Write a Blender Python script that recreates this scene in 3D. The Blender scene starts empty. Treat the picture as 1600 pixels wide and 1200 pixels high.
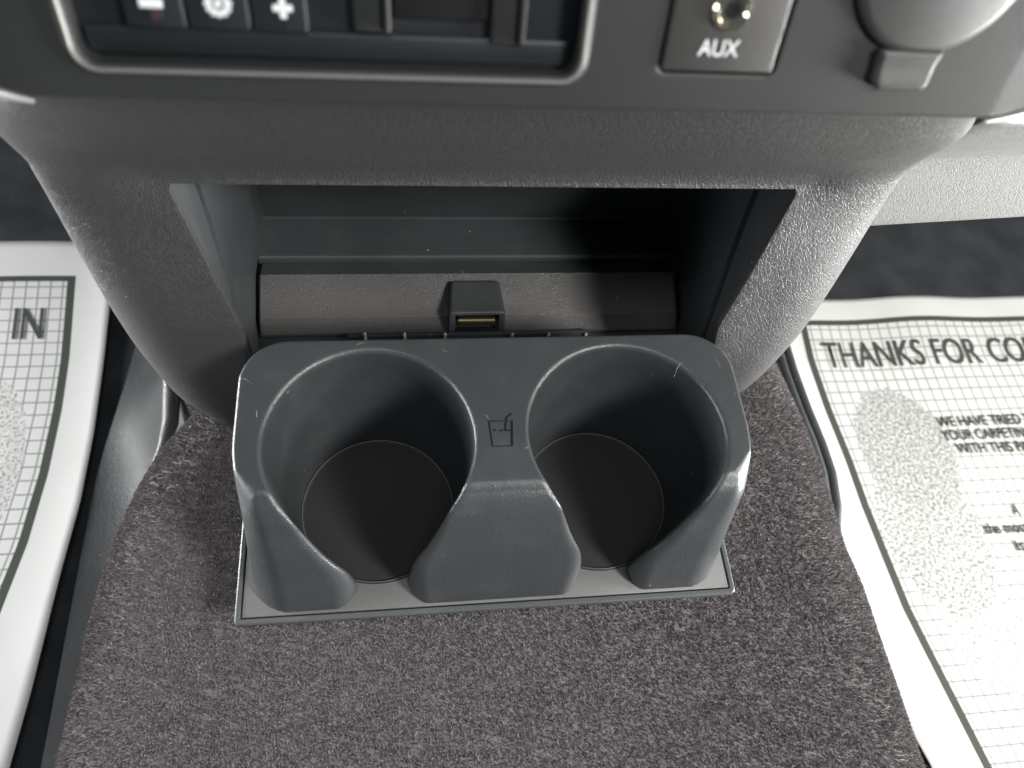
import bpy, bmesh, math, random
import numpy as np
from mathutils import Vector, Matrix

random.seed(7)
rng = np.random.default_rng(7)
scene = bpy.context.scene
col = scene.collection

# ------------------------------------------------------------------ camera
FPX, W0, H0 = 1202.0, 1600.0, 1200.0
CAM_C = np.array([-.0355, -.128, .27])
CAM_R = np.array([[.9908, .0255, -.1327], [-.0872, .8706, -.4842], [.1032, .4913, .8648]])
cd = bpy.data.cameras.new('camera')
cam = bpy.data.objects.new('camera', cd)
col.objects.link(cam)
u_, s_, v_ = np.linalg.svd(CAM_R)
Rm = u_ @ v_
cam.matrix_world = Matrix([list(Rm[i]) + [CAM_C[i]] for i in range(3)] + [[0, 0, 0, 1]])
cd.sensor_width = 36
cd.lens = 36 * FPX / W0
cd.clip_start = .01
cd.clip_end = 20
cd.dof.use_dof = True
cd.dof.focus_distance = .36
cd.dof.aperture_fstop = 10
scene.camera = cam

# ------------------------------------------------------------------ light
world = bpy.data.worlds.new('World')
scene.world = world
world.use_nodes = True
bg = world.node_tree.nodes['Background']
bg.inputs[0].default_value = (.62, .80, 1, 1)
bg.inputs[1].default_value = .075


def area(name, loc, target, size, size_y, power, color):
    l = bpy.data.lights.new(name, 'AREA')
    l.shape = 'RECTANGLE'
    l.size, l.size_y, l.energy, l.color = size, size_y, power, color
    o = bpy.data.objects.new(name, l)
    col.objects.link(o)
    o.location = loc
    d = Vector(target) - Vector(loc)
    o.rotation_euler = d.to_track_quat('-Z', 'Y').to_euler()
    return o


area('window_light_passenger', (.82, -.72, .92), (.05, .05, -.05), .30, .30, 25, (1, .985, .95))
dl = area('mat_bounce_passenger', (1.04, -.20, -.07), (.16, .04, .10), .35, .3, 6, (1, .99, .96))  # added lamp standing for bounce off the sunlit right mat
dl.data.spread = math.radians(70)
area('door_light_driver', (-1.05, .06, .16), (-.25, .06, -.15), .5, .30, 10, (.98, .99, 1))
dl = area('driver_edge_fill', (-1.0, .34, .0), (-.16, .07, .03), .3, .25, 2.2, (1, .99, .96))  # extra grazing lamp added to brighten the left console edges
dl.data.spread = math.radians(45)
area('roof_light', (-.05, -.30, 1.05), (0, .0, -.05), .4, .3, 3, (.97, .985, 1))
area('rim_highlight_fill', (1.15, -.12, .50), (0, .03, -.02), .30, .22, 7, (1, .99, .97))  # extra lamp added for highlights on the cup rims

scene.view_settings.view_transform = 'Standard'
scene.view_settings.look = 'None'
scene.view_settings.gamma = 1
scene.view_settings.exposure = 0
scene.view_settings.use_curve_mapping = False
scene.cycles.use_denoising = True
scene.cycles.max_bounces = 8


# ------------------------------------------------------------------ helpers
def at(px, py, axis, val):
    """world point seen at a photo pixel, on the plane axis=val (used to read sizes off real planes)"""
    r = Rm @ np.array([(px - 800) / FPX, -(py - 600) / FPX, -1.0])
    t = (val - CAM_C[axis]) / r[axis]
    return CAM_C + r * t


def link(name, me, m=None, parent=None, smooth=True, ang=35):
    o = bpy.data.objects.new(name, me)
    col.objects.link(o)
    if m:
        me.materials.clear()
        me.materials.append(m)
    if smooth:
        me.polygons.foreach_set('use_smooth', [True] * len(me.polygons))
        if ang:
            me.set_sharp_from_angle(angle=math.radians(ang))
    if parent:
        o.parent = parent
    return o


def empty(name, loc=(0, 0, 0)):
    o = bpy.data.objects.new(name, None)
    col.objects.link(o)
    o.empty_display_size = .02
    o.location = loc
    return o


def pydata(name, v, f):
    me = bpy.data.meshes.new(name)
    me.from_pydata([tuple(map(float, p)) for p in v], [], f)
    me.update()
    return me


def rmax(a, b, r):
    r = np.maximum(r, 1e-6)
    A, B = a + r, b + r
    return np.minimum(np.maximum(A, B), 0) + np.sqrt(np.maximum(A, 0) ** 2 + np.maximum(B, 0) ** 2) - r


def surface_nets(name, F, lo, hi, h):
    lo = np.array(lo, float)
    n = np.ceil((np.array(hi) - lo) / h).astype(int) + 1
    ax = [lo[i] + h * np.arange(n[i]) for i in range(3)]
    X, Y, Z = np.meshgrid(*ax, indexing='ij')
    V = F(X, Y, Z)
    S = V < 0
    c = [k - 1 for k in n]
    acc = np.zeros((*c, 3))
    cnt = np.zeros(c)
    corners = [(i, j, k) for i in (0, 1) for j in (0, 1) for k in (0, 1)]

    def sl(o):
        return tuple(slice(o[d], o[d] + c[d]) for d in range(3))
    for a in corners:
        for d in range(3):
            if a[d]:
                continue
            b = list(a); b[d] = 1
            va, vb = V[sl(a)], V[sl(b)]
            m = (va < 0) != (vb < 0)
            t = np.where(m, va / np.where(m, va - vb, 1), 0)
            cnt += m
            for e in range(3):
                acc[..., e] += m * (a[e] + (t if e == d else 0))
    act = cnt > 0
    idx = -np.ones(c, int)
    idx[act] = np.arange(act.sum())
    P = acc[act] / cnt[act][:, None]
    P = lo + h * (np.argwhere(act) + P)
    e = 1e-5
    for _ in range(3):
        f0 = F(P[:, 0], P[:, 1], P[:, 2])
        g = np.stack([(F(*(P + e * np.eye(3)[d]).T) - F(*(P - e * np.eye(3)[d]).T)) / (2 * e) for d in range(3)], 1)
        st = f0 / np.maximum((g ** 2).sum(1), .2)
        P -= np.clip(st, -h * .5, h * .5)[:, None] * g
    Q = []
    for d in range(3):
        a, b = [(1, 2), (2, 0), (0, 1)][d]
        s0 = [slice(None)] * 3; s1 = [slice(None)] * 3
        s0[d] = slice(0, -1); s1[d] = slice(1, None)
        m = S[tuple(s0)] != S[tuple(s1)]
        I = np.argwhere(m)
        ok = (I[:, a] > 0) & (I[:, b] > 0) & (I[:, a] < c[a]) & (I[:, b] < c[b])
        I = I[ok]
        ins = S[tuple(I.T)]

        def g_(da, db):
            J = I.copy(); J[:, a] -= da; J[:, b] -= db
            return idx[tuple(J.T)]
        q = np.stack([g_(1, 1), g_(0, 1), g_(0, 0), g_(1, 0)], 1)
        q[~ins] = q[~ins][:, ::-1]
        Q.append(q)
    Q = np.concatenate(Q)
    me = bpy.data.meshes.new(name)
    me.vertices.add(len(P)); me.vertices.foreach_set('co', P.ravel())
    me.loops.add(Q.size); me.loops.foreach_set('vertex_index', Q.ravel())
    me.polygons.add(len(Q)); me.polygons.foreach_set('loop_start', np.arange(0, Q.size, 4))
    me.update(calc_edges=True)
    me.validate()
    return me


def apply_mods(o):
    dg = bpy.context.evaluated_depsgraph_get()
    dg.update()
    me = bpy.data.meshes.new_from_object(o.evaluated_get(dg))
    o.modifiers.clear()
    o.data = me
    return o


def box_bm(bm, lo, hi, bev=0, seg=2):
    r = bmesh.ops.create_cube(bm, size=1)
    vs = r['verts']
    for v in vs:
        v.co = Vector([lo[i] + (v.co[i] + .5) * (hi[i] - lo[i]) for i in range(3)])
    if bev:
        es = list({e for v in vs for e in v.link_edges})
        bmesh.ops.bevel(bm, geom=es, offset=bev, segments=seg, affect='EDGES', profile=.5)


def bm_obj(name, bm, m, parent=None, ang=35):
    me = bpy.data.meshes.new(name)
    bmesh.ops.recalc_face_normals(bm, faces=bm.faces)
    bm.to_mesh(me); bm.free()
    return link(name, me, m, parent, True, ang)


def tube(bm, pts, r, seg=10, cap=True):
    pts = [Vector(tuple(map(float, p))) for p in pts]
    rs = r if isinstance(r, (list, tuple)) else [r] * len(pts)
    rings = []
    n = None
    for i, p in enumerate(pts):
        d = (pts[min(i + 1, len(pts) - 1)] - pts[max(i - 1, 0)]).normalized()
        if n is None:
            n = d.orthogonal().normalized()
        n = (n - d * n.dot(d)).normalized()
        b = d.cross(n)
        rings.append([bm.verts.new(p + (n * math.cos(a) + b * math.sin(a)) * rs[i]) for a in [2 * math.pi * k / seg for k in range(seg)]])
    for A, B in zip(rings, rings[1:]):
        for k in range(seg):
            bm.faces.new((A[k], A[(k + 1) % seg], B[(k + 1) % seg], B[k]))
    if cap:
        bm.faces.new(rings[0][::-1]); bm.faces.new(rings[-1])


def lathe(bm, prof, c, axis, seg=64):
    """prof: (radius, offset along axis); axis: unit vector"""
    axis = Vector(axis).normalized(); n = axis.orthogonal().normalized(); b = axis.cross(n)
    c = Vector(c); rings = []
    for r, h in prof:
        if r < 1e-7:
            rings.append([bm.verts.new(c + axis * h)])
        else:
            rings.append([bm.verts.new(c + axis * h + (n * math.cos(2 * math.pi * k / seg) + b * math.sin(2 * math.pi * k / seg)) * r) for k in range(seg)])
    for A, B in zip(rings, rings[1:]):
        for k in range(seg):
            k2 = (k + 1) % seg
            if len(A) == 1:
                bm.faces.new((A[0], B[k], B[k2]))
            elif len(B) == 1:
                bm.faces.new((A[k], A[k2], B[0]))
            else:
                bm.faces.new((A[k], A[k2], B[k2], B[k]))


# ------------------------------------------------------------------ materials
class NT:
    def __init__(s, name, rough=.5, spec=.5, base=(.05, .05, .05), metal=0):
        s.m = bpy.data.materials.new(name)
        s.m.use_nodes = True
        s.t = s.m.node_tree
        s.b = s.t.nodes['Principled BSDF']
        s.b.inputs['Base Color'].default_value = (*base, 1)
        s.b.inputs['Roughness'].default_value = rough
        s.b.inputs['Specular IOR Level'].default_value = spec
        s.b.inputs['Metallic'].default_value = metal
        s.tc = s.t.nodes.new('ShaderNodeTexCoord')

    def n(s, typ, ins=None, **kw):
        nd = s.t.nodes.new('ShaderNode' + typ)
        for k, v in kw.items():
            setattr(nd, k, v)
        for k, v in (ins or {}).items():
            if isinstance(v, bpy.types.NodeSocket):
                s.t.links.new(v, nd.inputs[k])
            else:
                nd.inputs[k].default_value = v
        return nd

    def math(s, op, a, b=None, c=None, clamp=False):
        ins = {0: a}
        if b is not None: ins[1] = b
        if c is not None: ins[2] = c
        return s.n('Math', ins, operation=op, use_clamp=clamp).outputs[0]

    def obj(s): return s.tc.outputs['Object']

    def noise(s, scale, detail=2, rough=.5, vec=None, out=0):
        return s.n('TexNoise', {'Vector': vec or s.obj(), 'Scale': scale, 'Detail': detail, 'Roughness': rough}).outputs[out]

    def ramp(s, f, a, b, ca=(0, 0, 0, 1), cb=(1, 1, 1, 1)):
        r = s.n('ValToRGB', {0: f})
        r.color_ramp.elements[0].position = a; r.color_ramp.elements[0].color = ca
        r.color_ramp.elements[1].position = b; r.color_ramp.elements[1].color = cb
        return r.outputs[0]

    def mix(s, f, a, b):
        nd = s.n('Mix', {0: f}, data_type='RGBA')
        for k, v in ((6, a), (7, b)):
            if isinstance(v, bpy.types.NodeSocket): s.t.links.new(v, nd.inputs[k])
            else: nd.inputs[k].default_value = (*v, 1)
        return nd.outputs[2]

    def bump(s, h, dist, strength=1, normal=None):
        ins = {'Height': h, 'Distance': dist, 'Strength': strength}
        if normal is not None: ins['Normal'] = normal
        return s.n('Bump', ins).outputs[0]

    def set(s, k, v): s.t.links.new(v, s.b.inputs[k])


def plastic(name, base, rough, dust=True, grain=.00008, spec=.5, gscale=2600, coarse=.6):
    m = NT(name, rough, spec, base)
    c = m.noise(14, 3)
    tint = m.mix(m.ramp(c, .3, .7), tuple(x * .88 for x in base), tuple(x * 1.12 for x in base))
    if dust:
        vor = m.n('TexVoronoi', {'Vector': m.obj(), 'Scale': 170.0}, feature='F1')
        pick = m.n('SeparateColor', {0: vor.outputs['Color']}).outputs[0]
        rad = m.math('MULTIPLY', m.math('GREATER_THAN', pick, .80), m.math('MULTIPLY', m.math('SUBTRACT', pick, .74), .34))
        dot = m.math('LESS_THAN', vor.outputs['Distance'], rad)
        patch = m.ramp(m.noise(22, 3), .36, .5)
        dot = m.math('MULTIPLY', dot, patch)
        film = m.math('MULTIPLY', m.ramp(m.noise(60, 5, .65), .5, .8), .055)
        tint = m.mix(film, tint, (.30, .30, .29))
        tint = m.mix(dot, tint, (.42, .42, .40))
    m.set('Base Color', tint)
    g = m.noise(gscale, 2)
    g2 = m.noise(gscale * .35, 2)
    h = m.math('ADD', g, m.math('MULTIPLY', g2, coarse))
    m.set('Normal', m.bump(h, grain))
    r = m.n('MapRange', {0: m.noise(35, 4, .6), 3: rough - .05, 4: rough + .07}).outputs[0]
    m.set('Roughness', r)
    return m.m


def leather(name, base, rough, scale=680):
    m = NT(name, rough, .5, base)
    nv = m.n('TexNoise', {'Vector': m.obj(), 'Scale': 260.0, 'Detail': 2.0})
    warp = m.n('VectorMath', {0: m.obj(), 1: m.n('VectorMath', {0: nv.outputs[1], 3: .0032}, operation='SCALE').outputs[0]}, operation='ADD').outputs[0]
    v = m.n('TexVoronoi', {'Vector': warp, 'Scale': float(scale)}, feature='DISTANCE_TO_EDGE').outputs[0]
    v2 = m.n('TexVoronoi', {'Vector': warp, 'Scale': float(scale) * 2.3}, feature='DISTANCE_TO_EDGE').outputs[0]
    h = m.ramp(v, .0, .14)
    h2 = m.ramp(v2, 0, .3)
    hh = m.math('ADD', h, m.math('MULTIPLY', h2, .15))
    hh = m.math('ADD', hh, m.math('MULTIPLY', m.noise(1800, 2), .12))
    m.set('Normal', m.bump(hh, .000135, .85))
    m.set('Base Color', m.mix(h, tuple(x * .75 for x in base), base))
    m.set('Roughness', m.n('MapRange', {0: h, 3: rough + .12, 4: rough}).outputs[0])
    return m.m


M = {}
M['holder'] = plastic('holder_plastic', (.046, .050, .053), .30, grain=.00014, gscale=2000)
M['plate'] = plastic('plate_plastic', (.125, .125, .122), .38, grain=.00007, gscale=1600)
M['rim'] = plastic('rim_plastic', (.085, .09, .092), .38, dust=True)
M['liner'] = plastic('liner_rubber', (.016, .016, .017), .7, dust=False, grain=.00015)
M['pocket'] = plastic('pocket_plastic', (.042, .047, .050), .46, dust=True)
M['flap'] = plastic('flap_plastic', (.092, .088, .086), .31, grain=.00026, gscale=1900)
M['latch'] = plastic('latch_plastic', (.055, .060, .063), .33)
M['leather'] = leather('grained_trim', (.037, .0375, .0385), .48)
M['panel'] = leather('grained_panel_sunlit', (.21, .21, .208), .6, 700)  # same trim as the surround, lightened to paint in strong sunlight
M['bezel'] = plastic('bezel_plastic', (.021, .022, .022), .5, dust=False, spec=.35)
M['switch'] = plastic('switch_plastic', (.014, .016, .019), .38, dust=False)
M['aux'] = plastic('aux_plastic', (.042, .041, .039), .42, dust=False)
M['cap'] = plastic('cap_rubber', (.034, .034, .034), .5, dust=False)
M['dash'] = plastic('dash_plastic', (.03, .032, .034), .6, dust=False)
M['trim'] = NT('bright_trim', .28, .6, (.55, .55, .54), .6).m
M['lip'] = NT('lip_highlight', .32, .6, (.17, .165, .155), .2).m  # lighter than the bezel: the lip's highlight is in the colour
M['chrome'] = NT('jack_metal', .2, .6, (.80, .74, .60), 1).m
M['brass'] = NT('dark_brass_pin', .3, .5, (.20, .17, .10), .9).m
M['black'] = NT('black_cavity', .7, .2, (.008, .008, .008)).m
M['pinplast'] = NT('rib_plastic', .3, .5, (.35, .35, .34)).m
M['white'] = NT('white_marking', .5, .4, (.66, .69, .69)).m
M['red'] = NT('reddish_indicator', .35, .5, (.045, .028, .026)).m
M['ink'] = NT('printed_ink', .7, .1, (.075, .083, .07)).m
M['ink2'] = NT('printed_ink_light', .7, .1, (.04, .04, .03)).m
M['vinyl'] = plastic('floor_vinyl', (.058, .062, .064), .45, dust=True, grain=.0003, gscale=700)
M['lint'] = NT('lint_fibre', .7, .3, (.3, .3, .29)).m


def felt():
    m = NT('floor_felt', .85, .2, (.035, .037, .04))
    m.set('Base Color', m.mix(m.ramp(m.noise(30, 4), .3, .7), (.030, .034, .038), (.055, .060, .064)))
    m.set('Normal', m.bump(m.noise(700, 3), .001))
    return m.m


def carpet_mat():
    m = NT('carpet_pile', .9, .08, (.1, .1, .1))
    ri = m.n('NewGeometry').outputs['Random Per Island']
    n2 = m.noise(420, 2)
    f = m.math('ADD', m.math('MULTIPLY', ri, .9), m.math('MULTIPLY', n2, .15), clamp=True)
    base = m.ramp(f, .12, .95, (.072, .065, .067, 1), (.31, .285, .288, 1))
    m.set('Base Color', base)
    m.b.inputs['Sheen Weight'].default_value = .15
    m.b.inputs['Sheen Roughness'].default_value = .5
    return m.m


M['felt'] = felt()
M['carpet'] = carpet_mat()


def paper_mat(name, ell):
    """white paper, grey ruled grid and two stippled print patches; UV in metres (u from border)"""
    m = NT(name, .7, .15, (.74, .74, .72))
    uv = m.tc.outputs['UV']
    sp = m.n('SeparateXYZ', {0: uv})
    u, v = sp.outputs[0], sp.outputs[1]
    def line(c, step, w):
        fr = m.math('FRACT', m.math('DIVIDE', c, step))
        d = m.math('ABSOLUTE', m.math('SUBTRACT', fr, .5))
        return m.math('GREATER_THAN', d, .5 - w / step / 2)
    g = m.math('MAXIMUM', line(u, .0098, .0012), line(v, .0112, .0012))
    inside = m.math('MULTIPLY', m.math('GREATER_THAN', u, .0066), m.math('GREATER_THAN', v, .0058))
    zone = m.math('MULTIPLY', m.math('GREATER_THAN', u, 0), m.math('GREATER_THAN', v, 0))
    border = m.math('MULTIPLY', zone, m.math('SUBTRACT', 1, inside))
    spk = None
    for (cu, cv, ru, rv, rot, dens) in ell:
        du = m.math('SUBTRACT', u, cu); dv = m.math('SUBTRACT', v, cv)
        c_, s_ = math.cos(rot), math.sin(rot)
        a = m.math('ADD', m.math('MULTIPLY', du, c_ / ru), m.math('MULTIPLY', dv, s_ / ru))
        b = m.math('ADD', m.math('MULTIPLY', du, -s_ / rv), m.math('MULTIPLY', dv, c_ / rv))
        r2 = m.math('ADD', m.math('MULTIPLY', a, a), m.math('MULTIPLY', b, b))
        k = m.math('MULTIPLY', m.math('LESS_THAN', m.math('ADD', r2, m.math('MULTIPLY', m.noise(230, 4, .7, vec=uv), .9)), 1.35), dens)
        spk = k if spk is None else m.math('MAXIMUM', spk, k)
    st = m.noise(430, 4, .75, vec=uv)
    th = m.n('MapRange', {0: spk, 1: 0, 2: 1, 3: .82, 4: .44}).outputs[0]
    stip = m.math('MULTIPLY', m.math('GREATER_THAN', st, th), m.math('GREATER_THAN', spk, .01))
    g = m.math('MULTIPLY', g, m.math('SUBTRACT', 1, m.math('GREATER_THAN', spk, .01)))
    cl = m.mix(m.math('MULTIPLY', g, inside), (.74, .74, .72), (.29, .30, .285))
    cl = m.mix(m.math('MULTIPLY', m.math('MULTIPLY', spk, inside), m.n('MapRange', {0: m.noise(150, 3, vec=uv), 1: .35, 2: .65, 3: 0, 4: .5}).outputs[0]), cl, (.42, .42, .41))
    cl = m.mix(m.math('MULTIPLY', stip, inside), cl, (.25, .25, .235))
    cl = m.mix(border, cl, (.075, .083, .070))
    m.set('Base Color', cl)
    m.set('Normal', m.bump(m.noise(9, 2), .004))
    return m.m


# ================================================================== FLOOR
def smoothstep(t):
    t = np.clip(t, 0, 1)
    return t * t * (3 - 2 * t)


def sheet(name, xs, ys, zf, m, kind=None):
    X, Y = np.meshgrid(xs, ys)
    Z = zf(X, Y)
    nx = len(xs)
    v = np.stack([X.ravel(), Y.ravel(), Z.ravel()], 1)
    f = [(j * nx + i, j * nx + i + 1, (j + 1) * nx + i + 1, (j + 1) * nx + i) for j in range(len(ys) - 1) for i in range(nx - 1)]
    o = link(name, pydata(name, v, f), m, None, True, None)
    if kind:
        o['kind'] = kind
    return o


def floor_z(X, Y):
    z = -.306 + 0 * X
    z = z + .45 * smoothstep((Y - .40) / .5) * (Y > .40)
    return z


sheet('floor', np.linspace(-1.3, 1.3, 60), np.linspace(-.9, 1.0, 60), floor_z, M['felt'], 'structure')

# carpeted tunnel: outline in plan (left and right side), top at z about -0.097
HL = [(-.9, -.20), (-.13, -.198), (-.093, -.197), (-.061, -.195), (-.035, -.194), (-.008, -.191), (.015, -.187), (.038, -.181), (.062, -.172), (.077, -.162), (.090, -.158), (.105, -.168), (.14, -.172), (.9, -.19)]
HR = [(-.9, .214), (-.127, .212), (-.091, .211), (-.072, .21), (-.038, .209), (-.017, .206), (.014, .206), (.051, .205), (.091, .204), (.127, .201), (.9, .2)]


def hl(y): return np.interp(y, [p[0] for p in HL], [p[1] for p in HL])
def hr(y): return np.interp(y, [p[0] for p in HR], [p[1] for p in HR])


def hump_pt(s, y):
    """s in 0..1 around the section from the foot of the left wall over the top to the right foot"""
    L, R = hl(y), hr(y)
    r = .05
    top = -.098 + .0 * y - .012 * smoothstep((y - .03) / .1)
    hgt = .19
    wid = (R - L) - 2 * r
    la, lb, lc = hgt - r, math.pi / 2 * r, wid
    T = 2 * la + 2 * lb + lc
    d = s * T
    x = np.where(d < la, L, 0.0); z = np.where(d < la, top - hgt + d, 0.0)
    k = (d >= la) & (d < la + lb); a = (d - la) / r
    x = np.where(k, L + r - r * np.cos(a), x); z = np.where(k, top - r + r * np.sin(a), z)
    k = (d >= la + lb) & (d < la + lb + lc)
    q = (d - la - lb)
    x = np.where(k, L + r + q, x); z = np.where(k, top + .006 * np.sin(np.pi * np.clip(q / lc, 0, 1)), z)
    k = (d >= la + lb + lc) & (d < la + 2 * lb + lc); a = (d - la - lb - lc) / r
    x = np.where(k, R - r + r * np.sin(a), x); z = np.where(k, top - r + r * np.cos(a), z)
    k = d >= la + 2 * lb + lc
    x = np.where(k, R, x); z = np.where(k, top - r - (d - la - 2 * lb - lc), z)
    return x, z


def make_carpet():
    NS, NY = 90, 110
    ys = np.linspace(-.45, .5, NY); ss = np.linspace(0, 1, NS)
    S, Y = np.meshgrid(ss, ys)
    X, Z = hump_pt(S, Y)
    V = [np.stack([X.ravel(), Y.ravel(), Z.ravel()], 1)]
    q = np.array([(j * NS + i, j * NS + i + 1, (j + 1) * NS + i + 1, (j + 1) * NS + i) for j in range(NY - 1) for i in range(NS - 1)])
    tri = np.concatenate([q[:, [0, 1, 2]], q[:, [0, 2, 3]]])
    # pile: leaning tufts
    N = 600000
    y = rng.uniform(-.25, .16, N); s = rng.uniform(.16, .84, N)
    # rows of tufts, slightly irregular
    s = (np.round(s * 560) + rng.normal(0, .22, N)) / 560
    x, z = hump_pt(s, y)
    x2, z2 = hump_pt(s + .002, y)
    tx = np.stack([x2 - x, 0 * x, z2 - z], 1); tx /= np.linalg.norm(tx, axis=1)[:, None]
    nrm = np.stack([-tx[:, 2], 0 * x, tx[:, 0]], 1)
    P = np.stack([x, y, z], 1)
    L = rng.uniform(.0014, .0028, N)
    long = rng.random(N) < .012
    L[long] *= 1.8
    # lean field varies slowly so the nap shows brushed patches
    ph = np.sin(x * 37 + 2.1 * np.sin(y * 29)) + np.sin(y * 43 + x * 17)
    lx = .12 * ph + rng.normal(0, .22, N); ly = -.25 + .22 * np.sin(x * 21 + y * 33 + ph) + rng.normal(0, .5, N)
    D = nrm + tx * lx[:, None] + np.array([0, 1, 0]) * ly[:, None]
    D /= np.linalg.norm(D, axis=1)[:, None]
    w = rng.uniform(.00013, .00027, N)[:, None]
    w[long] *= .45
    ang = rng.uniform(0, math.pi, N)
    A = tx * np.cos(ang)[:, None] + np.array([0, 1, 0]) * np.sin(ang)[:, None]
    p0 = P - A * w; p1 = P + A * w; tip = P + D * L[:, None]
    mid = P + D * L[:, None] * .6 + nrm * .0003
    m0 = mid - A * w * .9; m1 = mid + A * w * .9
    base = len(V[0])
    B = np.stack([p0, p1, m1, m0, tip], 1).reshape(-1, 3)
    k = base + 5 * np.arange(N)[:, None]
    t2 = np.concatenate([k + np.array([0, 1, 2]), k + np.array([0, 2, 3]), k + np.array([3, 2, 4])])
    V = np.concatenate([V[0], B]); T = np.concatenate([tri, t2]).astype(np.int32)
    me = bpy.data.meshes.new('carpet')
    me.vertices.add(len(V)); me.vertices.foreach_set('co', V.ravel())
    me.loops.add(T.size); me.loops.foreach_set('vertex_index', T.ravel())
    me.polygons.add(len(T)); me.polygons.foreach_set('loop_start', np.arange(0, T.size, 3, dtype=np.int32))
    me.update(calc_edges=True)
    o = link('carpet', me, M['carpet'], None, True, None)
    o['kind'] = 'structure'


make_carpet()


# moulded vinyl footwell edging between the tunnel and the paper mats
def edging(side):
    prof = [(.0, -.300), (.012, -.2985), (.028, -.290), (.045, -.268), (.058, -.235), (.066, -.20), (.072, -.17), (.09, -.165)]
    ys = np.linspace(-.4, .60, 80)
    v, f = [], []
    for y in ys:
        if side < 0:
            x0 = -.272 + .012 * smoothstep((y - .1) / .15)
            xe = hl(y) + .01
        else:
            x0 = .283; xe = hr(y) - .01
        for d, z in prof:
            t = d / .09
            zz = z - .05 * (1 - smoothstep((y + .05) / .25)) * smoothstep(t * 1.3)
            if side < 0:
                zz += .02 * math.exp(-((y - .17) / .03) ** 2) * smoothstep(t * 2)
            v.append((x0 + (xe - x0) * t, y, zz))
    n = len(prof)
    for j in range(len(ys) - 1):
        for i in range(n - 1):
            f.append((j * n + i, j * n + i + 1, (j + 1) * n + i + 1, (j + 1) * n + i))
    me = pydata('floor', v, f)
    o = link('floor', me, M['vinyl'], None, True, None)
    sm = o.modifiers.new('s', 'SUBSURF'); sm.levels = 1; sm.render_levels = 1
    apply_mods(o)
    o['kind'] = 'structure'


edging(-1)
edging(1)

# ridge of the vinyl edging beside the tunnel, left
bm = bmesh.new()
pts = [at(x, y, 2, -.185) for x, y in ((262, 540), (266, 580), (268, 620), (266, 660), (256, 700), (240, 730))]
tube(bm, pts, [.002, .0045, .0055, .005, .004, .002], 12)
o = bm_obj('floor', bm, M['vinyl'])
o['kind'] = 'structure'
bm = bmesh.new()
pts = [at(x, y, 2, -.19) for x, y in ((1208, 490), (1225, 530), (1240, 580), (1262, 640), (1285, 695), (1300, 740), (1308, 790), (1306, 840))]
tube(bm, pts, .0032, 12)
pts = [p + np.array([-.009, 0, .004]) for p in pts]
tube(bm, pts, .003, 12)
o = bm_obj('floor', bm, M['vinyl'])
o['kind'] = 'structure'


# ================================================================== PAPER MATS
def interp(tab, y):
    tab = sorted(tab)
    return np.interp(y, [t[0] for t in tab], [t[1] for t in tab])


RE = [(-.4, .318), (-.127, .319), (-.098, .311), (-.075, .303), (-.03, .296), (.04, .300), (.079, .312), (.12, .3155), (.158, .312), (.197, .308), (.253, .307), (.4, .307)]
RB = [(-.4, .375), (-.13, .360), (-.092, .353), (-.055, .346), (-.017, .339), (.029, .335), (.067, .332), (.108, .331), (.157, .328), (.21, .3268), (.252, .330), (.4, .33)]
LE = [(-.4, -.297), (-.077, -.289), (-.031, -.285), (.045, -.281), (.097, -.2775), (.155, -.278), (.225, -.2815), (.276, -.285), (.34, -.292), (.5, -.30)]
LB = [(-.4, -.40), (-.077, -.335), (.02, -.317), (.07, -.309), (.124, -.306), (.179, -.307), (.226, -.310), (.309, -.319), (.5, -.325)]


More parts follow.
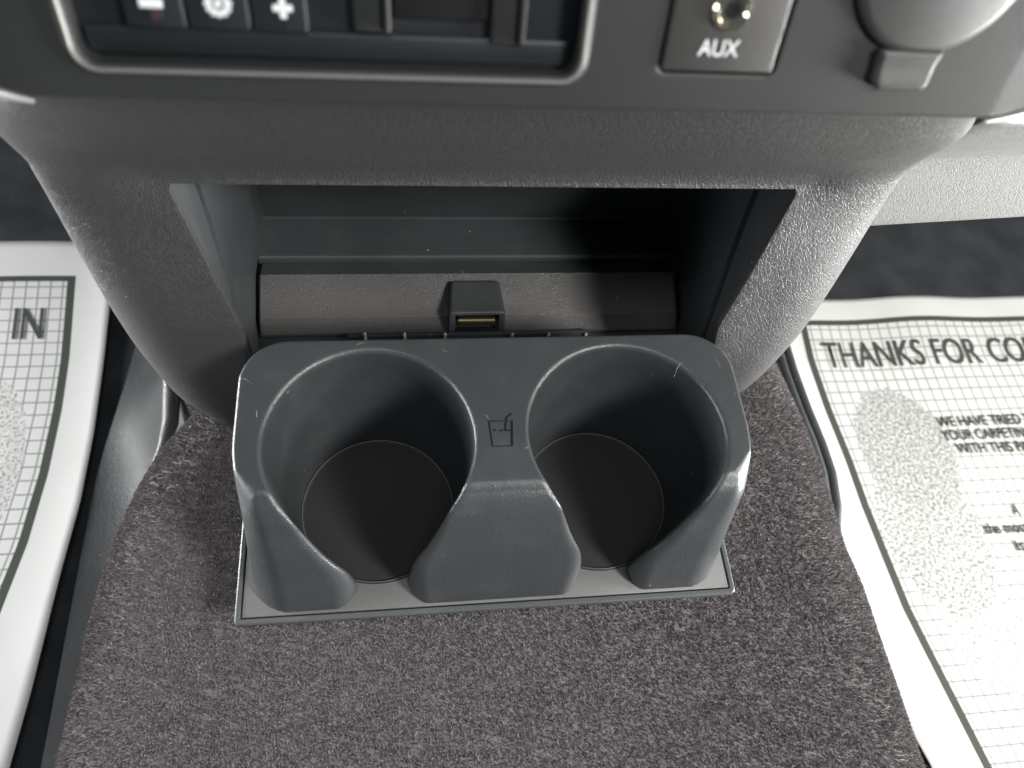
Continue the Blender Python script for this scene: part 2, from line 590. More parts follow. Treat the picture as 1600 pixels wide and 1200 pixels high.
def paper(side, label, ell, ytop_b, ytop, cat='floor mat'):
    E, B = (RE, RB) if side > 0 else (LE, LB)
    sg = side
    us = np.concatenate([np.linspace(0, 1, 6)[:-1], 1 + np.linspace(0, .40, 60)])   # 0..1 margin, then metres
    ys = np.concatenate([np.linspace(-.34, ytop_b, 100)[:-1], np.linspace(ytop_b, ytop, 6)])

    def zf(x, y):
        z = -.2995 + .0016 * np.sin(x * 19 + y * 7) * np.sin(y * 17 + 1)
        if side > 0:
            z = z + .0012 * np.sin((x - .3) * 52) * smoothstep((y - .15) / .1)
        return z

    def xy(u, y):      # u metres from border
        e, b = interp(E, y), interp(B, y)
        return np.where(u < 0, b + u / .02 * (b - e), b + sg * u)
    v, uvs = [], []
    for y in ys:
        wob = .0
        for k in us:
            u = (k - 1) * .02 if k < 1 else (k - 1)
            x = float(xy(u, y))
            z = float(zf(x, y))
            if k < 1:
                z += .004 * (1 - k) ** 2
            yy = y + (.0008 * math.sin(x * 31) if y > ytop_b - .01 else 0)
            v.append((x, yy, z)); uvs.append((u, ytop_b - y))
    n = len(us)
    f = []
    for j in range(len(ys) - 1):
        for i in range(n - 1):
            q = (j * n + i, j * n + i + 1, (j + 1) * n + i + 1, (j + 1) * n + i)
            f.append(q if sg > 0 else q[::-1])
    bx = float(interp(B, .15)); c = (bx + sg * .18, .0, -.3)
    root = empty('paper_floor_mat', c)
    root['label'] = label; root['category'] = cat; root['group'] = 'paper floor mats beside the tunnel'
    me = pydata('sheet', [tuple(np.array(p) - c) for p in v], f)
    ul = me.uv_layers.new(name='UVMap')
    for l in me.loops:
        ul.data[l.index].uv = uvs[l.vertex_index]
    sh = link('sheet', me, paper_mat('printed_paper_' + ('a' if sg > 0 else 'b'), ell), root, True, None)
    sm = sh.modifiers.new('t', 'SOLIDIFY'); sm.thickness = .0004; sm.offset = -1
    apply_mods(sh)

    def text(s, x0, y0, cap, width, m, name='lettering', slant=0):
        cu = bpy.data.curves.new('t', 'FONT'); cu.body = s; cu.size = 1
        cu.offset = .006 if cap > .02 else .016
        to = bpy.data.objects.new('t', cu); col.objects.link(to)
        bpy.context.view_layer.update()
        tm = bpy.data.meshes.new_from_object(to.evaluated_get(bpy.context.evaluated_depsgraph_get()))
        col.objects.unlink(to); bpy.data.objects.remove(to)
        co = np.array([p.co for p in tm.vertices])
        mn, mx = co.min(0), co.max(0)
        wsc = width / (mx[0] - mn[0]); hsc = cap / .70
        bx0 = float(interp(B, y0))
        for p in tm.vertices:
            yy = y0 + p.co.y * hsc
            xx = x0 + (p.co.x - mn[0]) * wsc
            # follow the curve of the printed border
            xx += float(interp(B, yy)) - bx0
            p.co = (xx - c[0], yy - c[1], float(zf(xx, yy)) + .0013 - c[2])
        return link(name, tm, m, root, False)
    return text


e = at(1432, 790, 2, -.3); h = at(1570, 1010, 2, -.3)
yb = .2525
ellR = [(.335 * 0 + at(1415, 700, 2, -.3)[0] - .33, yb - at(1415, 700, 2, -.3)[1], .046, .062, 0, .84),
        (at(1455, 830, 2, -.3)[0] - .334, yb - at(1455, 830, 2, -.3)[1], .047, .075, 0, .8),
        (at(1565, 1000, 2, -.3)[0] - .343, yb - at(1565, 1000, 2, -.3)[1], .045, .042, 0, .70)]
tR = paper(1, 'white printed paper mat right of the carpeted tunnel, greeting starting with THANKS, footprint outline', ellR, yb, .2765)
p0, p1 = at(1292, 575, 2, -.3), at(1447, 575, 2, -.3)
tR('THANKS', p0[0] + .001, p0[1], .0275, p1[0] - p0[0], M['ink'])
q0, q1 = at(1462, 571, 2, -.3), at(1536, 571, 2, -.3)
tR('FOR', q0[0], q0[1], .0275, q1[0] - q0[0], M['ink'])
q0, q1 = at(1551, 568, 2, -.3), at(1700, 566, 2, -.3)
tR('COMING', q0[0], q0[1], .0275, q1[0] - q0[0], M['ink'])
for s, x0, x1, y in (('WE HAVE TRIED TO', 1466, 1628, 668), ('YOUR CARPETING', 1474, 1617, 689), ('WITH THIS PAPER', 1497, 1640, 710)):
    a, b = at(x0, y, 2, -.3), at(x1, y - 1, 2, -.3)
    tR(s, a[0], a[1], .0098, b[0] - a[0], M['ink2'])
for s, x0, x1, y in (('A', 1582, 1594, 806), ('the most', 1538, 1608, 836), ('is', 1588, 1602, 862)):
    a, b = at(x0, y, 2, -.3), at(x1, y, 2, -.3)
    tR(s, a[0], a[1], .0095, b[0] - a[0], M['ink2'])

ybL = .309
c1 = at(-20, 740, 2, -.3)
ellL = [(-.307 - c1[0] + .012, ybL - c1[1], .036, .085, 0, .72)]
tL = paper(-1, 'white printed paper mat left of the carpeted tunnel, showing the word IN', ellL, ybL, .3465)
p0, p1 = at(18, 530, 2, -.3), at(27, 530, 2, -.3)
b0 = at(64, 530, 2, -.3)
tL('IN', p0[0], p0[1], .031, b0[0] - p0[0], M['ink'])

# ================================================================== DASHBOARD
dash = empty('dashboard', (0, .12, 0))
dash['label'] = 'dark grey grained lower dashboard with open pocket, switches and AUX socket above the cup holder'
dash['category'] = 'dashboard'
DINV = Vector((0, -.12, 0))


def under(o, root):
    o.parent = root
    o.matrix_parent_inverse = Matrix.Translation(-Vector(root.location))
    return o


# ---- grained surround: rows (z, y, half width, half hole, corner depth)
rows = [(-.0930, .064, .112, .090, .02), (-.0925, .057, .122, .1, .022), (-.0905, .052, .134, .108, .025), (-.0865, .049, .143, .112, .027), (-.079, .0475, .1485, .113, .028),
        (-.068, .0468, .1515, .112, .029), (-.052, .0465, .1535, .109, .029), (-.036, .0468, .1553, .105, .028), (-.02, .0478, .157, .1018, .027),
        (-.005, .0512, .1588, .0995, .025), (.008, .0560, .1600, .1030, .021), (.022, .0613, .1613, .1068, .017), (.036, .0670, .1626, .1107, .013), (.048, .0718, .1636, .1140, .010), (.0575, .0755, .1645, .1165, .008),
        (.0600, .0760, .1646, .1165, .008), (.066, .0745, .1648, .117, .008), (.074, .0695, .1643, .117, .009), (.084, .0622, .162, .116, .011), (.096, .0530, .1575, .112, .013),
        (.108, .0450, .1515, .108, .014), (.120, .0375, .1430, .100, .014), (.132, .0315, .1375, .092, .013), (.142, .0275, .1345, .086, .012), (.150, .0330, .134, .085, .012), (.160, .0430, .132, .085, .012)]
# resample rows smoothly
Rr = np.array(rows)
tt = np.arange(len(Rr)); fine = []
HOLE_TOP = 14
for i in range(len(Rr) - 1):
    for k in range(3):
        t = k / 3
        p0_, p1_, p2_, p3_ = Rr[max(i - 1, 0)], Rr[i], Rr[i + 1], Rr[min(i + 2, len(Rr) - 1)]
        fine.append(.5 * ((2 * p1_) + (-p0_ + p2_) * t + (2 * p0_ - 5 * p1_ + 4 * p2_ - p3_) * t * t + (-p0_ + 3 * p1_ - 3 * p2_ + p3_) * t ** 3))
fine.append(Rr[-1])
fine = np.array(fine)
ysm = np.array([(np.exp(-((fine[:, 0] - z_) / .016) ** 2) * fine[:, 1]).sum() / np.exp(-((fine[:, 0] - z_) / .016) ** 2).sum() for z_ in fine[:, 0]])
HT = HOLE_TOP * 3
HB = 5 * 3                 # hole bottom row (z = -.068)


def surround():
    v, f = [], []
    NI = 24                      # columns across half hole
    prof_cols = None
    for r, (z, y, w, hx, cd_) in enumerate(fine):
        hx = hx + .0022
        rx = .034
        colx = []
        hxx = hx
        if r in (HT,): hxx = hx - .0015
        for i in range(NI + 1): colx.append((hxx * i / NI, 0.0))
        flat = max(w - rx, hxx + .001)
        rx2 = w - flat
        for i in range(1, 7): colx.append((hxx + (flat - hxx) * i / 6, 0.0))
        for i in range(1, 13):
            a = i / 12 * math.pi / 2
            colx.append((flat + rx2 * math.sin(a), cd_ * (1 - math.cos(a))))
        for i in range(1, 8): colx.append((w - .0008 * i * i * .2, cd_ + .014 * i))
        full = [(-x, d) for x, d in colx[:0:-1]] + colx
        for x, d in full:
            k_ = float(smoothstep((abs(x) - hx - .002) / .022))
            cn = max(.009, cd_ + (y - ysm[r]) * .9)
            dd = min(d, cd_) * (1 + k_ * (cn / cd_ - 1)) + max(0, d - cd_)
            v.append((x, y + (ysm[r] - y) * k_ * .9 + dd, z))
    n = 2 * (NI + 6 + 12 + 7) + 1
    c0 = (n - 1) // 2
    for r in range(len(fine) - 1):
        for i in range(n - 1):
            if HB <= r < HT and c0 - NI <= i < c0 + NI: continue
            f.append((r * n + i, r * n + i + 1, (r + 1) * n + i + 1, (r + 1) * n + i))
    me = pydata('surround', v, f)
    o = link('surround', me, M['leather'], None, True, None)
    s = o.modifiers.new('s', 'SOLIDIFY'); s.thickness = .003; s.offset = -1
    b = o.modifiers.new('b', 'BEVEL'); b.width = .0009; b.segments = 3; b.limit_method = 'ANGLE'; b.angle_limit = math.radians(50)
    apply_mods(o)
    o.data.polygons.foreach_set('use_smooth', [True] * len(o.data.polygons))
    under(o, dash)


surround()


# ---- pocket liner
def pocket():
    A = [(.1205, .0765, .068), (.1202, .0776, .0570), (.1150, .0702, .038), (.1092, .0612, .016), (.1036, .0540, -.004), (.1058, .0504, -.022), (.111, .0492, -.045), (.117, .0492, -.09)]
    G = [(.1175, .103, .064), (.1163, .096, .0378), (.1143, .090, .022), (.1118, .0815, .004), (.1085, .0708, -.014), (.106, .0625, -.030), (.1055, .060, -.05), (.1085, .056, -.09)]
    Wl = [(.1045, .150, .040), (.1065, .152, -.0213), (.1085, .156, -.040), (.1097, .158, -.0533), (.1106, .131, -.0527), (.1112, .1205, -.0542), (.1115, .100, -.064), (.1115, .09, -.09)]
    v, f = [], []
    for sgn in (-1, 1):
        b0 = len(v)
        cols = []
        for a, g, w in zip(A, G, Wl):
            a, g, w = map(np.array, (a, g, w))
            d = (w - g) / np.linalg.norm(w - g)
            g1 = g + np.array([.0026, 0, 0]) + d * .0004
            g2 = g + np.array([.0026, 0, 0]) + d * .0048
            g3 = g + d * .0052
            g0 = g - d * .0004
            cols.append([a, g0, g, g1, g2, g3, g3 * .5 + w * .5, w])
        # densify vertically
        cols = np.array(cols)
        dens = []
        for i in range(len(cols) - 1):
            for k in range(4): dens.append(cols[i] * (1 - k / 4) + cols[i + 1] * k / 4)
        dens.append(cols[-1])
        for row in dens:
            for p in row: v.append((sgn * p[0], p[1], p[2]))
        n = 8
        for r in range(len(dens) - 1):
            for i in range(n - 1):
                q = (b0 + r * n + i, b0 + r * n + i + 1, b0 + (r + 1) * n + i + 1, b0 + (r + 1) * n + i)
                f.append(q if sgn < 0 else q[::-1])
    b0 = len(v)
    # back wall, shelf, ledge
    prof = [(.1045, .150, .040), (.1065, .152, -.0213), (.1097, .1578, -.0520), (.1097, .1572, -.0533), (.1106, .1330, -.0526), (.1106, .1318, -.0528), (.1106, .1308, -.0535), (.1106, .1304, -.0545), (.1106, .1306, -.066), (.1112, .086, -.0745), (.1112, .04, -.0745)]
    for x, y, z in prof:
        for k in range(13): v.append((x * (k / 6 - 1), y, z))
    for r in range(len(prof) - 1):
        for i in range(12): f.append((b0 + r * 13 + i, b0 + r * 13 + i + 1, b0 + (r + 1) * 13 + i + 1, b0 + (r + 1) * 13 + i))
    # ceiling
    b0 = len(v)
    for x, y, z in [(.1185, .078, .068), (.1175, .103, .064), (.1045, .150, .040)]:
        v += [(-x, y, z), (x, y, z)]
    f += [(b0, b0 + 1, b0 + 3, b0 + 2), (b0 + 2, b0 + 3, b0 + 5, b0 + 4)]
    o = link('pocket_liner', pydata('pocket_liner', v, f), M['pocket'], None, True, 30)
    under(o, dash)


pocket()

# ---- flap at the back of the pocket
bm = bmesh.new()
pr = [(.1300, -.0600), (.1300, -.0566), (.1294, -.0560), (.1208, -.0541), (.1198, -.0546), (.1005, -.0618), (.0995, -.0623), (.0945, -.0678), (.0938, -.0688), (.0940, -.0710), (.1000, -.0690), (.1200, -.0600)]
XS = np.linspace(-.1095, .1095, 3)
rings = []
for x in (-.1095, -.1088, .1080, .1095):
    ins = .0006 if abs(x) > .109 else 0
    rings.append([bm.verts.new((x, y, z - ins)) for y, z in pr])
for Aa, Bb in zip(rings, rings[1:]):
    for k in range(len(pr)):
        bm.faces.new((Aa[k], Aa[(k + 1) % len(pr)], Bb[(k + 1) % len(pr)], Bb[k]))
bm.faces.new(rings[0][::-1]); bm.faces.new(rings[-1])
fl = under(bm_obj('flap', bm, M['flap'], None, 12), dash)
fl.data.materials.append(M['pocket'])
for p in fl.data.polygons:
    if p.center.y > .1205: p.material_index = 1  # back facet coloured darker for its shade, turned from the light
bm = bmesh.new()
tube(bm, [(-.1100, .1312, -.0527), (0, .1312, -.0527), (.1100, .1312, -.0527)], .0006, 8)
under(bm_obj('shelf_highlight_bead', bm, M['rim']), dash)  # bead in lighter plastic, added to paint the ledge highlight


# ---- latch hook over the flap, with its pin
def latchF(X, Y, Z):
    hw = .0131 + .0018 * np.clip((.116 - Y) / .024, 0, 1)
    side = np.abs(X) - hw
    top = Z + .0528
    back = Y - .1165
    front = (.0948 - Y) + .20 * (Z + .0528)
    o = rmax(side, top, .0022)
    o = rmax(o, back, .003)
    o = rmax(o, front, .0011)
    o = rmax(o, -.074 - Z, .0005)
    ins = rmax(np.abs(X) - .0112, (Z + .0548), .0006)
    ins = rmax(ins, Y - .104, .0005)
    return rmax(o, -ins, .0004)


la = under(link('latch', surface_nets('latch', latchF, (-.0165, .088, -.076), (.0165, .119, -.050), .0005), M['latch'], None, True, None), dash)
bm = bmesh.new()
lathe(bm, [(0, -.0098), (.0021, -.0098), (.0026, -.0093), (.0026, .0093), (.0021, .0098), (0, .0098)], (0, .0955, -.0608), (1, 0, 0), 24)
o = bm_obj('latch_pin', bm, M['brass']); o.parent = la
o.matrix_parent_inverse = la.matrix_world.inverted() if False else Matrix.Identity(4)
bm = bmesh.new()
box_bm(bm, (-.0107, .0930, -.078), (.0107, .112, -.0665), .0004)
o = bm_obj('latch_cavity', bm, M['black']); o.parent = la
# small ribs between flap and cup holder
for px in (570, 632, 695, 800, 857, 915):
    p = at(px, 525, 1, .088)
    bm = bmesh.new()
    tube(bm, [(p[0], .0885, p[2] - .006), (p[0], .0885, p[2] + .0012), (p[0], .0888, p[2] + .0018)], [.0009, .0009, .0004], 10)
    under(bm_obj('hinge_rib', bm, M['pinplast']), dash)
bm = bmesh.new()
z0 = at(600, 527, 1, .089)[2]
box_bm(bm, (-.066, .0893, -.0765), (.060, .0915, z0 + .0008), .0003)
under(bm_obj('hinge_rail', bm, M['pocket']), dash)

# ---- bezel: local frame (x, v up the face, w out of the face)
BV = np.array([0, .3, .954]); BV /= np.linalg.norm(BV)
BW = np.array([0, -BV[2], BV[1]]); BO = np.array([0, .019, .1425])


def b2w(x, v, w): return np.array([x, 0, 0]) + BO + BV * v + BW * w


def bez_frame(me):
    co = np.empty(len(me.vertices) * 3); me.vertices.foreach_get('co', co); co = co.reshape(-1, 3)
    co = co[:, [0]] * np.array([1, 0, 0]) + BO + co[:, [1]] * BV + co[:, [2]] * BW
    me.vertices.foreach_set('co', co.ravel()); me.update()
    return me


def rrect(X, Y, x0, x1, y0, y1, r):
    dx = np.abs(X - (x0 + x1) / 2) - (x1 - x0) / 2; dy = np.abs(Y - (y0 + y1) / 2) - (y1 - y0) / 2
    return rmax(dx, dy, r)


def bezF(X, V, Wd):
    over = np.maximum(np.abs(X) - .1165, 0)
    front = (Wd + .06 * over) * .99
    bot = (-V + .25 * over)
    o = rmax(front, bot, .0012)
    o = np.maximum(o, -Wd - .012 - .06 * over)
    o = np.maximum(o, V - .075); o = np.maximum(o, np.abs(X) - .165)
    rc = rrect(X, V, -.1040, .0050, .0085, .070, .004)
    o = rmax(o, -np.maximum(rc, -.02 - Wd), .0006)
    lip = np.abs(rc - .0012) - .0011
    lip = rmax(lip, np.abs(Wd - .0002) - .0008, .0006)
    o = np.minimum(o, np.maximum(lip, V - .07))
    aux = rrect(X, V, .0248, .0537, .0098, .055, .002)
    o = rmax(o, -np.maximum(aux, -.0028 - Wd), .0004)
    return o


bz = under(link('bezel', bez_frame(surface_nets('bezel', bezF, (-.167, -.002, -.036), (.167, .077, .003), .0007)), M['bezel'], None, True, None), dash)

# raised lip round the switch recess, added in lighter grey for its highlight
bm = bmesh.new()
lp = [(-.1052, .055), (-.1052, .0122)] + [(-.1052 + .005 - .005 * math.cos(a), .0122 - .005 * math.sin(a)) for a in np.linspace(.2, math.pi / 2, 7)] + [(-.05, .0072), (.0012, .0072)] + [(.0012 + .005 * math.sin(a), .0122 - .005 * math.cos(a)) for a in np.linspace(.2, math.pi / 2, 7)] + [(.0062, .055)]
tube(bm, [b2w(x, v, .0008) for x, v in lp], .0005, 10)
under(bm_obj('recess_lip_highlight', bm, M['lip']), dash)

# recess floor behind the switches
def bbox(x0, x1, v0, v1, w0, w1, m, name, parent=None, bev=.0006):
    bm = bmesh.new(); box_bm(bm, (x0, v0, w0), (x1, v1, w1), bev, 3)
    me = bpy.data.meshes.new(name); bmesh.ops.recalc_face_normals(bm, faces=bm.faces); bm.to_mesh(me); bm.free()
    o = link(name, bez_frame(me), m, None, True, 30)
    if parent is None: under(o, dash)
    else: o.parent = parent
    return o


sw = bbox(-.1045, .0055, .006, .072, -.0075, -.0045, M['switch'], 'switch_panel')
# the frame of the recess: sloping sill
bbox(-.1028, .0038, .0092, .0150, -.0046, -.0032, M['switch'], 'switch_panel_sill', sw)
btn = []
for x0, x1 in ((-.0935, -.0812), (-.0806, -.0678), (-.0672, -.0555)):
    btn.append(bbox(x0, x1, .0152, .034, -.0046, -.0024, M['switch'], 'button', None, .0005))


def icon(parts, parent, name='icon', m=None):
    bm = bmesh.new()
    for kind, *a in parts:
        if kind == 'box': box_bm(bm, (a[0], a[2], -.0024), (a[1], a[3], -.0020))
        elif kind == 'disc':
            lathe(bm, [(0, .0003), (a[2], .0003), (a[2], -.0002), (0, -.0002)], (a[0], a[1], -.0022), (0, 0, 1), 24)
        elif kind == 'ring':
            lathe(bm, [(a[3], -.0002), (a[3], .0003), (a[2], .0003), (a[2], -.0002), (a[3], -.0002)], (a[0], a[1], -.0022), (0, 0, 1), 32)
    me = bpy.data.meshes.new(name); bmesh.ops.recalc_face_normals(bm, faces=bm.faces); bm.to_mesh(me); bm.free()
    o = link(name, bez_frame(me), m or M['white'], None, False); o.parent = parent
    return o


icon([('box', -.0898, -.0852, .0195, .0212)], btn[0])
icon([('disc', -.0868, .0182, .0012)], btn[0], 'indicator', M['red'])
spokes = [('ring', -.0738, .0208, .0024, .0016), ('disc', -.0738, .0208, .0008)]
for k in range(6):
    a = k * math.pi / 3
    spokes.append(('disc', -.0738 + .0015 * math.cos(a), .0208 + .0015 * math.sin(a), .00035))
for k in range(12):
    a = k * math.pi / 6
    spokes.append(('disc', -.0738 + .0025 * math.cos(a), .0208 + .0025 * math.sin(a), .0004))
icon(spokes, btn[1])
icon([('box', -.0625, -.0584, .0197, .0210), ('box', -.0611, -.0598, .0183, .0224)], btn[2])
icon([('disc', -.0596, .0165, .0004)], btn[2], 'indicator', M['bezel'])
# storage slot with two upright ribs
bbox(-.0455, -.0375, .0158, .06, -.0047, -.0022, M['bezel'], 'divider_rib', sw)
bbox(-.0150, -.0072, .0140, .06, -.0047, -.0022, M['bezel'], 'divider_rib', sw)
bbox(-.0387, -.0375, .0165, .06, -.0024, -.0006, M['cap'], 'divider_rib', sw, .0004)
bbox(-.0086, -.0074, .0148, .06, -.0024, -.0006, M['cap'], 'divider_rib', sw, .0004)
bbox(-.0370, -.0155, .0185, .07, -.0047, -.0036, M['black'], 'slot_floor', sw)
# AUX socket
auxp = bbox(.0254, .0530, .0105, .054, -.006, .0006, M['aux'], 'aux_socket', None, .0007)


def bl_lathe(prof, x, v, m, name, parent, seg=48):
    bm = bmesh.new(); lathe(bm, prof, (x, v, 0), (0, 0, 1), seg)
    me = bpy.data.meshes.new(name); bmesh.ops.recalc_face_normals(bm, faces=bm.faces); bm.to_mesh(me); bm.free()
    o = link(name, bez_frame(me), m, None, True, 30); o.parent = parent
    return o


bl_lathe([(.0046, .0004), (.0046, .0012), (.0042, .0018), (.0036, .0018), (.0030, .0010), (.0020, .0009), (.0018, .0002), (.0017, -.004)], .0392, .0245, M['chrome'], 'jack', auxp)
bl_lathe([(0, .0008), (.0018, .0008)], .0392, .0245, M['black'], 'jack_hole', auxp)


def bz_text(s, x0, x1, v0, cap, m, parent):
    cu = bpy.data.curves.new('t', 'FONT'); cu.body = s; cu.size = 1; cu.extrude = .03; cu.offset = .006
    to = bpy.data.objects.new('t', cu); col.objects.link(to)
    bpy.context.view_layer.update()
    tm = bpy.data.meshes.new_from_object(to.evaluated_get(bpy.context.evaluated_depsgraph_get()))
    bpy.data.objects.remove(to)
    co = np.array([p.co for p in tm.vertices]); mn, mx = co.min(0), co.max(0)
    for p in tm.vertices:
        p.co = (x0 + (p.co.x - mn[0]) / (mx[0] - mn[0]) * (x1 - x0), v0 + p.co.y / .7 * cap, .0007 + p.co.z * .003)
    o = link('lettering', bez_frame(tm), m, None, False); o.parent = parent


bz_text('AUX', .0334, .0432, .0143, .0037, M['white'], auxp)
# power outlet cap with pull tab
cap = bl_lathe([(.0212, 0), (.0212, .0012), (.0205, .0019), (.019, .0024), (0, .0026)], .0872, .0375, M['cap'], 'outlet_cover', dash, 72)
cap.parent = None; under(cap, dash)


def tabF(X, V, Wd):
    t = np.clip((V - .0080) / .014, 0, 1)
    o = rmax(np.abs(X - .0862) - .0070 - .0016 * t, .0080 - V, .002)
    o = np.maximum(o, V - .0175)
    th = .0030 - .0008 * np.clip((V - .010) / .004, 0, 1) * np.clip((.019 - V) / .006, 0, 1)
    return rmax(o, np.abs(Wd) - th, .0012)


tb = link('pull_tab', bez_frame(surface_nets('pull_tab', tabF, (.074, .006, -.006), (.100, .024, .007), .0005)), M['cap'], None, True, None)
tb.parent = cap
# bright trims where the bezel meets the grained surround
for sg in (-1, 1):
    bm = bmesh.new()
    pts = []
    for k in range(14):
        t = k / 13; x = .1170 + .046 * t
        pts.append(b2w(sg * x, -.0010 + .0125 * t ** 1.25 + .001 * t, -.0010 - .06 * .046 * t))
    tube(bm, pts, [.0004 + .0018 * min(1, k / 5) for k in range(14)], 14)
    if sg > 0:
        pts = [p + BV * -.0034 * min(1, i / 4) - BW * .001 for i, p in enumerate(pts)]
        tube(bm, pts, [.0003 + .0011 * min(1, k / 5) for k in range(14)], 14)
    under(bm_obj('edge_trim', bm, M['trim']), dash)


# ---- lower panel to the right, and the dash body above / behind
def ribbon(name, prof, xs, m, ang=None, thick=.003):
    v, f = [], []
    for y, z in prof:
        for x in xs: v.append((x, y, z))
    n = len(xs)
    for r in range(len(prof) - 1):
        for i in range(n - 1): f.append((r * n + i, r * n + i + 1, (r + 1) * n + i + 1, (r + 1) * n + i))
    o = link(name, pydata(name, v, f), m, None, True, ang)
    s = o.modifiers.new('s', 'SOLIDIFY'); s.thickness = thick; s.offset = 0
    b = o.modifiers.new('b', 'BEVEL'); b.width = .001; b.segments = 2; b.limit_method = 'ANGLE'; b.angle_limit = math.radians(60)
    apply_mods(o)
    return under(o, dash)


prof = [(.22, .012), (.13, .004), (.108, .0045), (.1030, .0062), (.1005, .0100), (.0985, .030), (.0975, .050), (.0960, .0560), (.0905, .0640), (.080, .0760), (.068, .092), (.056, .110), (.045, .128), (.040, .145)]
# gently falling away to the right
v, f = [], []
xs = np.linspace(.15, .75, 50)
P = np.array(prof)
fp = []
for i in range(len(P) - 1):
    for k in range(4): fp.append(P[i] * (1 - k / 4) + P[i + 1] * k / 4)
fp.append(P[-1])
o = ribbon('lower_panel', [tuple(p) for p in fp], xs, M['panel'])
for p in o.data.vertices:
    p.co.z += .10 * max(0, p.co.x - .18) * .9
# dash body (carries the shade into the footwells)
bm = bmesh.new()
box_bm(bm, (-.75, .125, .125), (.75, .62, .36), .02, 3)
under(bm_obj('dash_body', bm, M['dash']), dash)
bm = bmesh.new()
box_bm(bm, (-.75, .40, -.17), (-.20, .62, .13), .02, 3)  # unseen box added to shade the left footwell
box_bm(bm, (-.112, .165, -.30), (.112, .30, .125), .01, 3)
under(bm_obj('console_core_and_shade_box', bm, M['dash']), dash)

# ================================================================== CUP HOLDER
ch = empty('cup_holder', (0, 0, -.078))
ch['label'] = 'dark grey plastic double cup holder folded out of the dashboard pocket above the carpet'
ch['category'] = 'cup holder'
D = .0735


def bodyF(X, Y, Z):
    t = np.clip(-Z / D, -.1, 1.1)                 # 0 top, 1 base
    w = .1016 + .0068 * t
    yy = np.maximum(.004 * (1 - t) - Y, 0)
    w = w - (7.5 - 4.5 * t) * yy ** 2
    side = np.abs(X) - w
    back = (Y - .0462)
    o2 = rmax(side, back, .019)
    front = ((-.0258 - Y) + .267 * Z) * .966
    o = rmax(o2, front, .005 + .009 * t)
    top = Z
    # soft crest where the top rolls into the front, crisp edge elsewhere
    near_front = np.clip((-.010 - Y) / .012, 0, 1)
    o = rmax(o, top, .0012 + .0095 * near_front)
    o = np.maximum(o, -D - Z)
    rad = .0402 - .0057 * t
    r_edge = .0016 + .0095 * np.clip(t, 0, 1) ** 1.3
    kk = smoothstep((-.016 - Y) / .018)
    r_edge = r_edge * kk + .0019 * (1 - kk)
    for cx in (-.051, .051):
        dx, dy = X - cx, Y
        cone = (np.sqrt(dx * dx + dy * dy) - rad) * .997
        sx = X - cx * .965
        slot = np.maximum(np.abs(sx) - (.0100 + .004 * (1 - t)), Y + .015)
        hole = -rmax(-cone, -slot, .006) if False else smin(cone, slot, .004)
        o = rmax(o, -hole, r_edge)
    return o


def smin(a, b, k):
    h_ = np.maximum(k - np.abs(a - b), 0) / k
    return np.minimum(a, b) - h_ * h_ * k * .25


body_me = surface_nets('body', bodyF, (-.112, -.052, -.0757), (.112, .050, .0021), .0009)
body = link('body', body_me, M['holder'], None, True, None)


# engraved drink pictogram: grooves cut into the top between the cups
def bar(bm, a, b, w, d0=-.0007, d1=.001):
    a, b = np.array(a), np.array(b); d = (b - a) / np.linalg.norm(b - a); n = np.array([-d[1], d[0]]) * w / 2
    q = [a - n, b - n, b + n, a + n]
    lo = [bm.verts.new((*p, d0)) for p in q]; hi = [bm.verts.new((*p, d1)) for p in q]
    bm.faces.new(lo[::-1]); bm.faces.new(hi)
    for k in range(4): bm.faces.new((lo[k], lo[(k + 1) % 4], hi[(k + 1) % 4], hi[k]))


def P2(px, py): return at(px, py, 2, 0)[:2]


# pixel positions of the pictogram in the photo's crop (740,630) scaled 15x
def I(x, y): return P2(740 + x / 15, 630 + y / 15)


segs = [((345, 420), (900, 415), .00045), ((345, 400), (440, 1010), .00055), ((440, 1010), (900, 995), .00045), ((888, 400), (895, 1000), .00085),
        ((728, 650), (760, 350), .00080), ((745, 345), (880, 240), .00080),
        ((440, 665), (490, 615), .0005), ((490, 615), (530, 650), .0004), ((590, 665), (635, 615), .0005), ((635, 615), (680, 650), .0004), ((760, 660), (800, 612), .0005), ((800, 612), (850, 645), .0004)]
cutters = []
for a, b, w in segs:
    bm = bmesh.new(); bar(bm, I(*a), I(*b), w * 1.25, -.0010)
    me = bpy.data.meshes.new('c'); bmesh.ops.recalc_face_normals(bm, faces=bm.faces); bm.to_mesh(me); bm.free()
    o = bpy.data.objects.new('c', me); col.objects.link(o); cutters.append(o)
for c in cutters:
    b = body.modifiers.new('b', 'BOOLEAN'); b.operation = 'DIFFERENCE'; b.solver = 'EXACT'; b.object = c
nv0 = len(body.data.polygons)
apply_mods(body)
for c in cutters: bpy.data.objects.remove(c)
body.data.polygons.foreach_set('use_smooth', [True] * len(body.data.polygons))
body.data.set_sharp_from_angle(angle=math.radians(40))
body.data.materials.clear(); body.data.materials.append(M['holder'])
under(body, ch)
print('BODY', nv0, len(body.data.polygons))

# base plate, its frame and the two cup floors
bm = bmesh.new()
box_bm(bm, (-.1086, -.0462, -.0768), (.1086, .050, -.07372), .0003)
under(bm_obj('base_plate', bm, M['plate']), ch)
bm = bmesh.new()


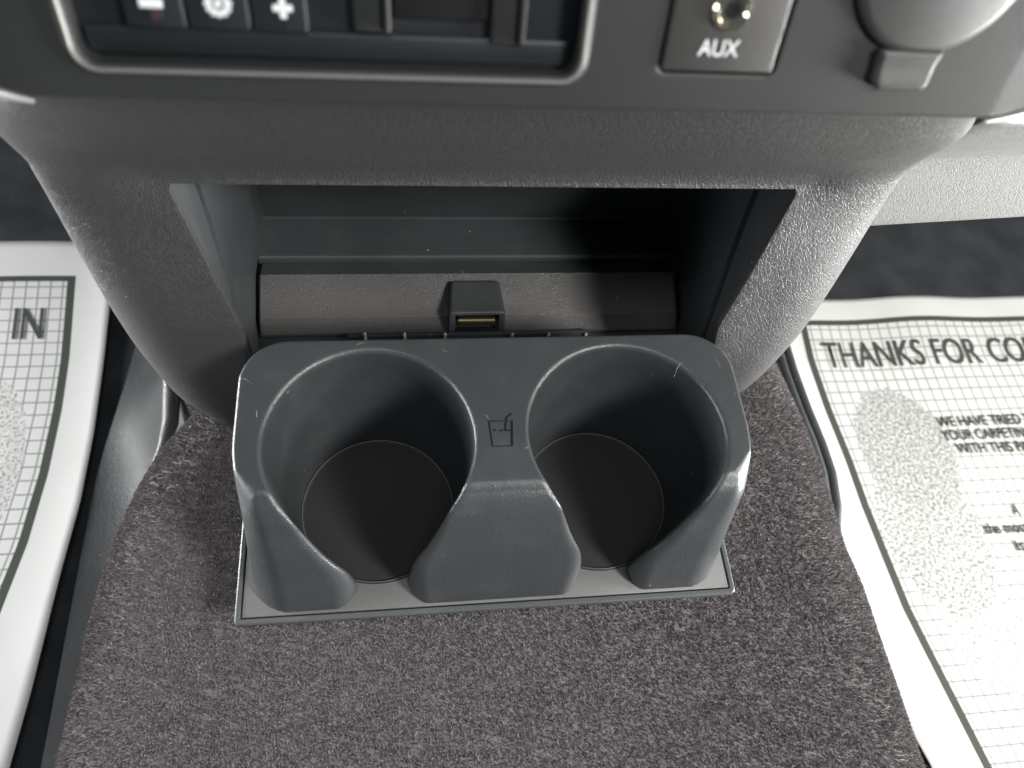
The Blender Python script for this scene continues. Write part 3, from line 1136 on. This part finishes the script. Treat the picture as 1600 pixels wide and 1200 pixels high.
def U_loop(x, y, z, r=.0022):
    pts = []
    ys = .052
    pts.append((-x, ys, z))
    for k in range(5):
        a = math.pi + k / 4 * math.pi / 2
        pts.append((-x + r + r * math.cos(a), y + r + r * math.sin(a), z))
    for k in range(5):
        a = 1.5 * math.pi + k / 4 * math.pi / 2
        pts.append((x - r + r * math.cos(a), y + r + r * math.sin(a), z))
    pts.append((x, ys, z))
    return pts


secs = [(.1092, -.0468, -.0770, .0008), (.1092, -.0468, -.0738, .0008), (.1095, -.0471, -.0734, .001), (.1110, -.0486, -.0734, .002), (.1116, -.0492, -.0740, .0024), (.1118, -.0494, -.0762, .0024), (.1112, -.0488, -.0778, .0022), (.1092, -.0468, -.0780, .001)]
L_ = [[bm.verts.new(p) for p in U_loop(*s)] for s in secs]
for a, b in zip(L_, L_[1:] + L_[:1]):
    for k in range(len(a) - 1): bm.faces.new((a[k], a[k + 1], b[k + 1], b[k]))
under(bm_obj('plate_frame', bm, M['rim'], None, 30), ch)
bm = bmesh.new()
box_bm(bm, (-.1088, -.0466, -.0786), (.1088, .050, -.0771), .0003)
under(bm_obj('underside', bm, M['rim']), ch)
for cx in (-.051, .051):
    bm = bmesh.new()
    lathe(bm, [(.0352, -.0740), (.0350, -.0732), (.0343, -.07305), (.0339, -.0733), (.0334, -.07355), (0, -.07355)], (cx, 0, 0), (0, 0, 1), 128)
    under(bm_obj('cup_floor', bm, M['liner'], None, 20), ch)
    bm = bmesh.new()
    tube(bm, [(cx + .0344 * math.cos(2 * math.pi * k / 96), .0344 * math.sin(2 * math.pi * k / 96), -.0730) for k in range(97)], .00035, 8, False)
    under(bm_obj('floor_ring_highlight', bm, M['rim'], None, 60), ch)  # lighter ring added to paint the thin highlight round the cup floor

# a few scratches / lint fibres lying on the cup holder
for (pa, pb, pc) in (((1053, 590), (1058, 575), (1066, 565)), ((556, 540), (563, 536), (572, 535)), ((372, 588), (384, 593), (394, 600)), ((702, 596), (709, 601), (716, 607)),
                     ((757, 648), (761, 650), (764, 655)), ((1118, 560), (1122, 566), (1124, 574)), ((820, 702), (823, 699), (827, 698)), ((690, 545), (694, 548), (699, 549)), ((400, 640), (401, 646), (401, 652))):
    bm = bmesh.new()
    pts = [at(*q, 2, .0002) for q in (pa, pb, pc)]
    tube(bm, pts, [.00003, .00009, .00003], 6)
    under(bm_obj('lint', bm, M['lint']), ch)
